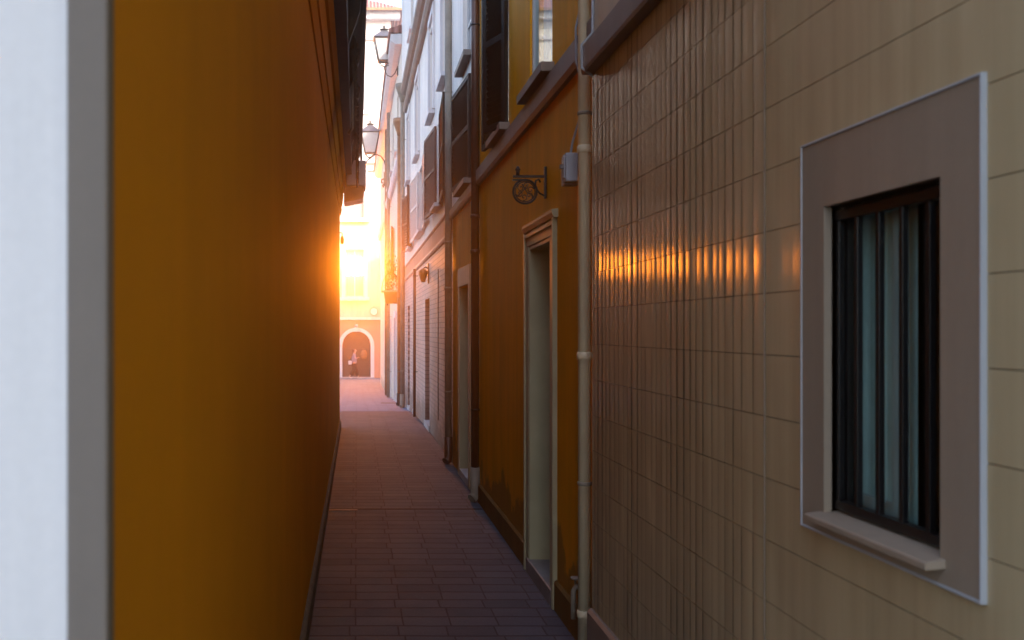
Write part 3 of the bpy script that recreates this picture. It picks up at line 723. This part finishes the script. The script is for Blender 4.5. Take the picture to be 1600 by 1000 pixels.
# windows with surrounds; the lowest one in line with the alley has an added glow for sun glare
def win_end(a, b_2, z0, z1, emissive_glare=False):
    s_ = MB()
    s_.box(a-.18, a-.003, YE-.06, YE-.011, z0-.02, z1+.2); s_.box(b_2+.003, b_2+.18, YE-.06, YE-.011, z0-.02, z1+.2); s_.box(a-.002, b_2+.002, YE-.055, YE-.011, z1+.003, z1+.2)
    s_.build('window_surround', 'stone_white', b7)
    B(a-.28, b_2+.28, YE-.22, YE+.1, z0-.22, z0-.021).build('sill', 'stone_white', b7, bevel=.02)
    f = MB(); w_ = .07; yf = YE+.12
    f.box(a, a+w_, yf, yf+.06, z0, z1); f.box(b_2-w_, b_2, yf, yf+.06, z0, z1); f.box(a+w_, b_2-w_, yf, yf+.06, z0, z0+w_); f.box(a+w_, b_2-w_, yf, yf+.06, z1-w_, z1)
    xm = (a+b_2)/2; f.box(xm-.04, xm+.04, yf+.002, yf+.058, z0+w_, z1-w_)
    f.box(a+w_, xm-.04, yf+.004, yf+.056, z0+(z1-z0)*.66-.025, z0+(z1-z0)*.66+.025); f.box(xm+.04, b_2-w_, yf+.004, yf+.056, z0+(z1-z0)*.66-.025, z0+(z1-z0)*.66+.025)
    fo = f.build('window', 'frame_white', b7)
    p = MB(); p.face([(a+w_, yf+.03, z0+w_), (b_2-w_, yf+.03, z0+w_), (b_2-w_, yf+.03, z1-w_), (a+w_, yf+.03, z1-w_)])
    if not emissive_glare: p.build('pane', 'pane', fo)
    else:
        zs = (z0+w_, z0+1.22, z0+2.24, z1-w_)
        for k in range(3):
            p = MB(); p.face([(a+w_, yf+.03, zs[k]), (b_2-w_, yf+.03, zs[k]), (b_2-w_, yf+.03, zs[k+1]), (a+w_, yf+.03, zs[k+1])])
            po = p.build('pane', 'emissive_glare' if k == 1 else 'pane', fo)
            if k == 1: po['label'] = 'pane with added golden glow standing in for sun glare'
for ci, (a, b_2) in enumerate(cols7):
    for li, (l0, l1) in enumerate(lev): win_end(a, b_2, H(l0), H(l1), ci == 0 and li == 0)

# ------------------------------------------------------------------ drainpipes
def pipe(x, y, z0, z1, r, mat, label, boot=None, hopper=False, elbow=0, joints=()):
    t = thing('drainpipe', (x, y, z0), label, 'drainpipe', None)
    p = [(x, y, z0+.02), (x, y, z1)]
    MB().tube(p, r, 20).build('pipe', mat, t)
    for zz in joints: MB().lathe((x, y, zz), [(r*1.02, 0), (r*1.16, .004), (r*1.16, .035), (r*1.02, .04)], 20).build('joint', mat, t)
    zz = z0+.9
    while zz < z1:
        bk_ = MB(); bk_.lathe((x, y, zz), [(r*1.01, 0), (r*1.10, .002), (r*1.10, .018), (r*1.01, .02)], 20); bk_.box(x+r*.8, XR+.004, y-.008, y+.008, zz+.003, zz+.017); zz += 1.9
        bk_.build('bracket', 'gutter_zinc' if mat != 'gutter_brown' else 'iron', t)
    if boot:
        MB().tube([(x, y, z0+.34), (x, y, z0+.10), (x-.012, y-.01, z0+.05), (x-.04, y-.03, z0+.03)], [r*1.2, r*1.2, r*1.22, r*1.22], 16).build('boot', boot, t)
    if hopper:
        MB().lathe((x, y, z1-.02), [(r, 0), (r*1.2, .08), (.16, .34), (.17, .36), (.17, .46), (.155, .46)], 16).build('hopper', mat, t)
    return t
pipe(1.172, 5.262, 0, 9.0, .0335, 'cream_pipe', 'thick cream drainpipe between the tiled wall and the ochre wall', joints=(H(-.155), .22, .205+2.4))
pipe(1.172, 10.12, 0, 9.0, .040, 'gutter_brown', 'dark brown drainpipe between the doorway house and the narrow house', boot='gutter_zinc', joints=(H(1.1), H(.75)))
pipe(1.165, 12.98, 0, 9.0, .045, 'gutter_zinc', 'weathered grey drainpipe between the narrow house and the pink brick house', boot='gutter_brown', joints=(2.2,))
pipe(1.150, 20.3, ground_z(20.3), H(1.2), .03, 'gutter_brown', 'thin dark pipe beside the middle door of the pink brick house')
pipe(1.135, 25.2, ground_z(25.2), H(5.6), .055, 'gutter_zinc', 'grey drainpipe with the taller hopper head, on the white house', hopper=True, boot='gutter_zinc')
pipe(1.125, 26.9, ground_z(26.9), H(5.1), .055, 'copper', 'copper brown drainpipe with hopper head and black cast iron boot', hopper=True, boot='rubber')
pipe(1.12, 38.4, ground_z(38.4), H(7.5), .06, 'copper', 'copper brown drainpipe on the pale yellow house, under the curved lamp arm')
pipe(1.10, 35.4, ground_z(35.4), H(7.5), .055, 'gutter_zinc', 'pale zinc drainpipe on the pale yellow house, nearer than the curved lamp arm')

# cable and junction box
t = thing('junction_box', (1.16, 5.62, H(.79)), 'grey junction box on the ochre wall next to the cream drainpipe', 'junction box')
bx = MB(); bx.box(1.128, XR-.001, 5.52, 5.60, H(.80), H(.955)); bx.box(1.140, XR-.001, 5.602, 5.70, H(.795), H(.945))
bx.build('casing', 'plastic_grey', t, bevel=.005)
B(1.120, 1.1275, 5.53, 5.59, H(.82), H(.94)).build('cover', 'plastic_grey', t, bevel=.003)
B(1.105, 1.127, 5.545, 5.575, H(.875), H(.895)).build('gland', 'cable', t)
MB().tube([(1.165, 5.58, H(.95)), (1.175, 5.57, H(1.02)), (1.20, 5.47, H(1.15)), (1.205, 5.45, H(1.30)), (1.165, 5.43, H(1.42)), (1.163, 5.43, H(1.60)), (1.200, 5.44, H(1.75)), (1.205, 5.44, H(2.4))], .0065, 10).build('cable', 'plastic_grey', t)
t = thing('cable', (XB-.01, 4.96, H(1.5)), 'thin grey cable running up the tiled building right behind the cream drainpipe', 'cable')
MB().tube([(XB-.012, 4.93, H(1.22)), (XB-.066, 4.93, H(1.26)), (XB-.066, 4.93, H(1.37)), (XB-.014, 4.92, H(1.43)), (XB-.012, 4.92, H(3.2))], .007, 10).build('conduit', 'plastic_grey', t)
# valve at the foot of the cream pipe
t = thing('water_tap', (1.17, 5.42, .2), 'small pale water tap at the foot of the ochre wall beside the cream drainpipe', 'tap')
MB().tube([(XR, 5.45, .33), (1.165, 5.45, .33), (1.155, 5.45, .31), (1.155, 5.45, .16)], .014).build('spout', 'gutter_zinc', t)
MB().lathe((1.165, 5.45, .345), [(.006, 0), (.006, .025), (.026, .028), (.026, .038)]).build('handle', 'gutter_zinc', t)

# wrought iron sign bracket
t = thing('sign_bracket', (XR, 6.57, H(.85)), 'wrought iron sign bracket with scrollwork ring on the ochre wall above the cream doorway', 'bracket')
B(XR-.016, XR-.001, 6.555, 6.585, H(.84), H(1.045)).build('wall_plate', 'iron', t, bevel=.003)
a_ = MB(); a_.box(1.005, XR-.016, 6.562, 6.578, H(.975), H(.990)); a_.box(1.0, 1.09, 6.560, 6.580, H(.955), H(.966))
a_.tube([(1.035, 6.57, H(.990)), (1.035, 6.57, H(1.02))], .012); a_.lathe((1.035, 6.57, H(1.018)), [(.014, 0), (.018, .008), (.010, .022), (.004, .03)])
a_.tube([(XR-.016, 6.57, H(.86)), (1.175, 6.57, H(.875)), (1.145, 6.57, H(.915)), (1.15, 6.57, H(.955)), (1.17, 6.57, H(.965)), (1.18, 6.57, H(.945))], .006, 8)
a_.build('arm', 'iron', t)
r_ = MB(); cxr, czr, rr_ = 1.082, H(.885), .076
def arc(cx, cz, r, a0, a1, n, y=6.57): return [(cx+r*math.cos(a0+(a1-a0)*k/n), y, cz+r*math.sin(a0+(a1-a0)*k/n)) for k in range(n+1)]
r_.tube(arc(cxr, czr, rr_, 0, 2*PI, 36), .007, 8, False); r_.tube(arc(cxr, czr, rr_*.84, 0, 2*PI, 36), .0035, 8, False)
r_.build('ring', 'iron', t)
sc_ = MB()
for k in range(6):
    a = k*PI/3+.3; c0 = (cxr+.036*math.cos(a), czr+.036*math.sin(a))
    pts = [(c0[0]+(.024-.0032*j*.7)*math.cos(a+j*.75), 6.57, c0[1]+(.024-.0032*j*.7)*math.sin(a+j*.75)) for j in range(10)]
    sc_.tube(pts, .0032, 6)
sc_.tube([(cxr-.05, 6.57, czr-.03), (cxr-.01, 6.57, czr+.01), (cxr+.02, 6.57, czr+.05)], .0035, 6); sc_.tube([(cxr+.05, 6.57, czr-.03), (cxr+.01, 6.57, czr+.0), (cxr-.02, 6.57, czr+.05)], .0035, 6)
sc_.build('scrollwork', 'iron', t)
# wall lamp with hooded shade on the pink base
t = thing('wall_lamp', (XR, 17.3, H(.8)), 'hooded brown wall lamp on the pink brick wall', 'wall lamp')
MB().tube([(XR, 17.3, H(1.02)), (1.17, 17.3, H(1.06)), (1.13, 17.3, H(1.03))], .012).build('arm', 'iron', t)
B(XR-.02, XR-.001, 17.26, 17.34, H(.78), H(1.12)).build('wall_plate', 'copper', t)
MB().lathe((1.125, 17.3, H(.80)), [(.03, 0), (.05, .05), (.075, .14), (.078, .19), (.03, .225), (.012, .24)]).build('lamp_shade', 'copper', t)

# ------------------------------------------------------------------ lanterns
def lantern(loc, wdt, label):
    x, y, z = loc; t = thing('street_lantern', loc, label, 'street lantern', 'wall lanterns over the alley')
    hgt = wdt*1.02; wt, wb_ = wdt*.46, wdt*.26; q = PI/4; k2 = math.sqrt(2)
    fr = MB()
    for sx_, sy_ in ((1, 1), (1, -1), (-1, 1), (-1, -1)):
        fr.tube([(x+sx_*wb_, y+sy_*wb_, z+.22*wdt), (x+sx_*wt, y+sy_*wt, z+.22*wdt+hgt)], .018*wdt/.6, 6)
    for zz, ww_ in ((z+.22*wdt, wb_), (z+.22*wdt+hgt, wt)):
        for s_ in (-1, 1):
            fr.box(x-ww_-.01, x+ww_+.01, y+s_*ww_-.012, y+s_*ww_+.012, zz-.015, zz+.015); fr.box(x+s_*ww_-.012, x+s_*ww_+.012, y-ww_, y+ww_, zz-.013, zz+.013)
    fr.build('frame', 'iron', t)
    for k in range(4):
        a = k*PI/2; ca_, sa_ = math.cos(a), math.sin(a)
        def P(u, r, zz): return (x+ca_*r-sa_*u, y+sa_*r+ca_*u, zz)
        g_ = MB(); zb, zt_ = z+.235*wdt, z+.215*wdt+hgt; e = .004
        g_.face([P(-wb_*.95, wb_-e, zb), P(wb_*.95, wb_-e, zb), P(wt*.95, wt-e, zt_), P(-wt*.95, wt-e, zt_)]); g_.face([P(-wb_*.95, wb_-.01, zb), P(wb_*.95, wb_-.01, zb), P(wt*.95, wt-.01, zt_), P(-wt*.95, wt-.01, zt_)][::-1])
        g_.build('pane', 'lamp_glass', t)
    zt_ = z+.22*wdt+hgt
    MB().lathe((x, y, zt_+.012), [(wt*k2*1.10, 0), (wt*k2*1.14, .02*wdt), (wt*k2*1.08, .05*wdt), (wt*k2*.62, .24*wdt), (wt*k2*.34, .36*wdt), (wt*k2*.26, .40*wdt)], 4, False, q).build('roof', simple('lantern roof', (.16, .15, .17), .4, .5, .5, .2, 6), t)
    MB().lathe((x, y, zt_+.41*wdt), [(.07*wdt, 0), (.20*wdt, .05*wdt), (.22*wdt, .07*wdt), (.06*wdt, .12*wdt), (.04*wdt, .16*wdt), (.06*wdt, .20*wdt), (.02*wdt, .26*wdt)], 12).build('finial', 'iron', t)
    ft = MB()
    for sx_, sy_ in ((1, 1), (1, -1), (-1, 1), (-1, -1)):
        ft.tube([(x+sx_*wb_, y+sy_*wb_, z+.22*wdt), (x+sx_*wb_*.75, y+sy_*wb_*.75, z+.08*wdt), (x+sx_*.02, y+sy_*.02, z-.02*wdt)], .012*wdt/.6, 6)
    ft.tube([(x, y, z-.14*wdt), (x, y, z)], [.01, .03*wdt], 8)
    ft.build('foot', 'iron', t)
    return t
t = lantern((.535, 40.0, H(6.72)), .76, 'lower lantern, on a curved arm in front of the white facade')
gp = [(.535, 40.0, H(6.62))]+[(.38+.43*1+.43*math.cos(PI-PI*k/12)*1.0, 40.0, H(6.32)+.42*math.sin(PI-PI*k/12)) for k in range(1, 13)]+[(1.24, 40.0, H(5.9)), (1.20, 40.0, H(5.6))]
gp = [(.36, 40, H(6.50)), (.45, 40, H(6.62)), (.60, 40, H(6.80)), (.78, 40, H(6.84)), (.95, 40, H(6.78)), (1.08, 40, H(6.60)), (1.15, 40, H(6.35)), (1.17, 40, H(6.1))]
MB().tube(gp, .025, 10).build('arm', 'iron', t)
sc_ = MB(); sc_.tube([(1.13, 40, H(5.6)), (1.13, 40, H(6.15))], .07, 10); sc_.tube([(1.08, 40, H(5.9)), (.98, 40, H(5.85)), (.97, 40, H(5.75)), (1.03, 40, H(5.72))], .03, 8); sc_.tube([(1.08, 40, H(5.7)), (1.02, 40, H(5.62)), (1.06, 40, H(5.55))], .03, 8)
sc_.build('wall_mount', 'copper', t)
t = lantern((.81, 30.0, H(7.72)), .62, 'upper lantern high against the pale sky and roof')
MB().tube([(.81, 30, H(7.64)), (.90, 30, H(7.45)), (1.02, 30, H(7.40)), (1.12, 30, H(7.5)), (XR-.01, 30, H(7.7))], .014, 8).build('arm', 'iron', t)
B(XR-.03, XR-.001, 29.94, 30.06, H(7.45), H(7.95)).build('wall_mount', 'iron', t)

# planter balcony with wire dome and plants
t = thing('planter_balcony', (.95, 28.3, H(.65)), 'amber wall planter with a wire dome of climbing stems, hung on the pale yellow house', 'planter')
MB().prism_y([(XR-.001, H(.72)), (.80, H(.72)), (.76, H(1.03)), (XR-.001, H(1.03))], 28.1, 28.6).build('box', 'amber_box', t)
B(.68, XR-.001, 28.04, 28.66, H(1.031), H(1.075)).build('rim', 'cream', t)
lg = MB(); lg.box(.83, .87, 28.15, 28.2, H(.66), H(.719)); lg.box(1.12, 1.16, 28.15, 28.2, H(.66), H(.719)); lg.build('bracket', 'iron', t)
wd = MB()
for k in range(5):
    yy = 28.08+.13*k; wd.tube([(.95-.25*math.cos(PI*j/14), yy, H(1.07)+.50*math.sin(PI*j/14)) for j in range(15)], .007, 6)
for j in range(1, 14, 2):
    x = .95-.25*math.cos(PI*j/14); z = H(1.07)+.50*math.sin(PI*j/14); wd.tube([(x, 28.08, z), (x, 28.60, z)], .006, 6)
for k in range(7):
    c0 = (.78+.055*k, H(1.18+.05*(k % 3))); wd.tube([(c0[0]+(.05-.004*j)*math.cos(j*.8+k), 28.08, c0[1]+(.05-.004*j)*math.sin(j*.8+k)) for j in range(10)], .005, 6)
wd.build('wire_dome', 'iron', t)
pl = MB(); random.seed(3)
for k in range(150):
    c = Vector((random.uniform(.80, 1.16), random.uniform(28.12, 28.58), H(1.1)+random.random()**1.3*.95)); 
    a = Vector((random.uniform(-1, 1), random.uniform(-1, 1), random.uniform(-1, 1))).normalized(); b = a.cross(Vector((random.uniform(-1, 1), .3, 1))).normalized()
    s_ = random.uniform(.025, .05); pl.face([c-a*s_*1.6, c-b*s_*.6, c+a*s_*1.6, c+b*s_*.6])
for k in range(9): pl.tube([(.82+.04*k, 28.3, H(1.03)), (.80+.045*k, 28.32, H(1.4)), (.79+.05*k, 28.3, H(1.75+.06*(k % 4)))], .006, 5)
pl.build('plant', 'leaf', t)

# round sign on the far wall
t = thing('round_sign', (1.0, YE-.2, H(.9)), 'small round sign on a bracket on the pink facade, right above the arched doorway', 'sign')
sg = MB(); sg.tube([(.98, YE-.32, H(1.02)), (.98, YE-.26, H(1.02))], .20, 24); sg.build('disc', 'stone_white', t)
rg = MB(); rg.tube([(.98+.215*math.cos(2*PI*k/28), YE-.29, H(1.02)+.215*math.sin(2*PI*k/28)) for k in range(29)], .018, 8, False); rg.build('rim', 'copper', t)
MB().tube([(.98, YE-.02, H(1.33)), (.98, YE-.29, H(1.33)), (.98, YE-.29, H(1.23))], .015, 8).build('bracket', 'iron', t)
t = thing('door_lamp', (0, YE-.1, H(.05)), 'small white globe lamp over the arched doorway', 'lamp')
MB().tube([(0, YE-.01, H(.33)), (0, YE-.22, H(.36)), (0, YE-.22, H(.30))], .018, 8).build('bracket', 'iron', t)
MB().lathe((0, YE-.22, H(.13)), [(.02, 0), (.08, .03), (.11, .09), (.08, .15), (.03, .18)]).build('globe', 'white_bead', t)

# drain channel and grate in the paving
t = MB().box(XL+.03, 1.19, 9.68, 9.735, -.02, .0015).build('drain_channel', 'rubber'); tag(t, 'narrow dark drain channel running across the alley paving', 'drain')
sl2 = MB().box(XL+.03, XL+.30, 9.60, 9.672, -.02, .004).build('drain_cover', simple('worn steel', (.15, .13, .12), .7, .3, .2, .15, 10)); tag(sl2, 'short worn steel strip beside the dark drain, at the foot of the left wall', 'drain cover')
z31 = ground_z(29.6)
t = MB().box(.70, 1.15, 29.4, 29.75, z31-.03, z31+.012).build('drain_grate', 'rubber'); tag(t, 'dark iron grate in the paving beside the pale yellow house', 'drain grate')

# ------------------------------------------------------------------ the person walking past the arch
def skin(name, nodes, edges, mat, parent, sub=2):
    me = bpy.data.meshes.new(name); keys = list(nodes); o0 = Vector(); q = parent
    while q is not None: o0 += q.location; q = q.parent
    me.from_pydata([tuple(Vector(nodes[k][0])-o0) for k in keys], [(keys.index(a), keys.index(b)) for a, b in edges], [])
    o = bpy.data.objects.new(name, me); S.collection.objects.link(o); o.parent = parent
    md = o.modifiers.new('skin', 'SKIN'); md.use_smooth_shade = True
    for i, k in enumerate(keys):
        r = nodes[k][1]; me.skin_vertices[0].data[i].radius = (r, r) if not isinstance(r, tuple) else r
    me.skin_vertices[0].data[0].use_root = True
    s_ = o.modifiers.new('sub', 'SUBSURF'); s_.levels = s_.render_levels = sub
    me.materials.append(M[mat]); return o
PX, PY, PZ = -.13, 57.1, -1.045
def q(x, y, z): return (PX+x, PY+y, PZ+z)
pr = thing('person', (PX, PY, PZ), 'person walking past the arched doorway in lilac grey top and wide maroon trousers', 'person')
arms = {'shR': (q(-.01, .17, 1.36), .05), 'elR': (q(-.10, .22, 1.12), .040), 'wrR': (q(.04, .20, .96), .028), 'haR': (q(.10, .19, .93), .024),
        'shL': (q(.01, -.17, 1.36), .05), 'elL': (q(.02, -.23, 1.10), .040), 'wrL': (q(.17, -.16, 1.16), .028), 'haL': (q(.22, -.13, 1.20), .024)}
bn = {'pel': (q(0, 0, .90), .12), 'sp': (q(.01, 0, 1.10), .11), 'ch': (q(.0, 0, 1.27), .125), 'nk': (q(.02, 0, 1.43), .05), 'hd0': (q(.035, 0, 1.50), .062), 'hd': (q(.055, 0, 1.58), .082), 'hd2': (q(.045, 0, 1.65), .06),
      'no': (q(.135, 0, 1.555), .014), **arms,
      'hR': (q(.0, .09, .85), .085), 'kR': (q(.16, .09, .47), .055), 'aR': (q(.24, .09, .10), .035), 'tR': (q(.38, .09, .05), .026),
      'hL': (q(.0, -.09, .85), .085), 'kL': (q(.0, -.09, .47), .055), 'aL': (q(-.27, -.09, .15), .035), 'tL': (q(-.16, -.09, .045), .026)}
be = [('pel', 'sp'), ('sp', 'ch'), ('ch', 'nk'), ('nk', 'hd0'), ('hd0', 'hd'), ('hd', 'hd2'), ('hd', 'no'), ('ch', 'shR'), ('shR', 'elR'), ('elR', 'wrR'), ('wrR', 'haR'), ('ch', 'shL'), ('shL', 'elL'), ('elL', 'wrL'), ('wrL', 'haL'),
      ('pel', 'hR'), ('hR', 'kR'), ('kR', 'aR'), ('aR', 'tR'), ('pel', 'hL'), ('hL', 'kL'), ('kL', 'aL'), ('aL', 'tL')]
bo = skin('body', bn, be, 'skin', pr)
fg = MB()
for hk, sg_ in (('haR', 1), ('haL', 1)):
    hx, hy, hz = arms[hk][0]
    for k in range(4): fg.tube([(hx+.01, hy+(k-1.5)*.016, hz), (hx+.05, hy+(k-1.5)*.017, hz-.005+.003*k), (hx+.075-.004*abs(k-1.5), hy+(k-1.5)*.017, hz-.03)], [.009, .008, .006], 6)
    fg.tube([(hx-.01, hy-.03, hz+.01), (hx+.03, hy-.05, hz+.02)], [.010, .007], 6)
fg.build('fingers', 'skin', pr)
skin('top', {'a': (q(0, 0, .82), .175), 'b': (q(.0, 0, 1.02), .145), 'c': (q(0, 0, 1.26), .15), 'd': (q(.01, 0, 1.38), .085), 'shR': (q(-.01, .17, 1.36), .07), 'elR': (q(-.10, .22, 1.12), .058), 'wrR': (q(.02, .20, .98), .045), 'shL': (q(.01, -.17, 1.36), .07), 'elL': (q(.02, -.23, 1.10), .058), 'wrL': (q(.13, -.175, 1.145), .045)},
     [('a', 'b'), ('b', 'c'), ('c', 'd'), ('c', 'shR'), ('shR', 'elR'), ('elR', 'wrR'), ('c', 'shL'), ('shL', 'elL'), ('elL', 'wrL')], 'top', pr)
skin('trousers', {'a': (q(0, 0, .96), .15), 'hR': (q(.0, .09, .80), .125), 'kR': (q(.14, .09, .47), .12), 'aR': (q(.20, .09, .15), .13), 'hL': (q(.0, -.09, .80), .125), 'kL': (q(.0, -.09, .47), .12), 'aL': (q(-.20, -.09, .20), .13)},
     [('a', 'hR'), ('hR', 'kR'), ('kR', 'aR'), ('a', 'hL'), ('hL', 'kL'), ('kL', 'aL')], 'trousers', pr)
skin('hair', {'a': (q(.02, 0, 1.66), .085), 'b': (q(-.03, 0, 1.58), .085), 'c': (q(-.03, 0, 1.48), .05)}, [('a', 'b'), ('b', 'c')], 'hair', pr)
skin('shoe', {'a': (q(.20, .09, .055), .055), 'b': (q(.31, .09, .045), .048), 'c': (q(.42, .09, .04), .036)}, [('a', 'b'), ('b', 'c')], 'shoe', pr)
skin('shoe', {'a': (q(-.30, -.09, .12), .055), 'b': (q(-.21, -.09, .06), .048), 'c': (q(-.12, -.09, .04), .036)}, [('a', 'b'), ('b', 'c')], 'shoe', pr)
t = thing('shoulder_bag', q(-.24, -.20, .80), 'pale bag carried at the hip of the person by the arched doorway', 'bag')
MB().box(PX-.33, PX-.14, PY-.30, PY-.19, PZ+.80, PZ+1.02).build('bag_body', 'bag', t, bevel=.03)
MB().tube([(PX-.31, PY-.245, PZ+1.0), (PX-.12, PY-.27, PZ+1.25), (PX+.02, PY-.16, PZ+1.44), (PX+.06, PY, PZ+1.40)], .012, 6).build('strap', 'gutter_brown', t)

# ------------------------------------------------------------------ haze
HZ = MB().box(-40, 40, -30, 90, -2.2, 24)
hm = bpy.data.materials.new('haze'); hm.use_nodes = True; hn = hm.node_tree; hn.nodes.clear()
ho = hn.nodes.new('ShaderNodeOutputMaterial'); hv = hn.nodes.new('ShaderNodeVolumePrincipled')
hv.inputs['Color'].default_value = (.95, .86, .76, 1); hv.inputs['Density'].default_value = .0042; hv.inputs['Anisotropy'].default_value = .963
hn.links.new(hv.outputs[0], ho.inputs['Volume'])
tag(HZ.build('haze', hm), kind='stuff')
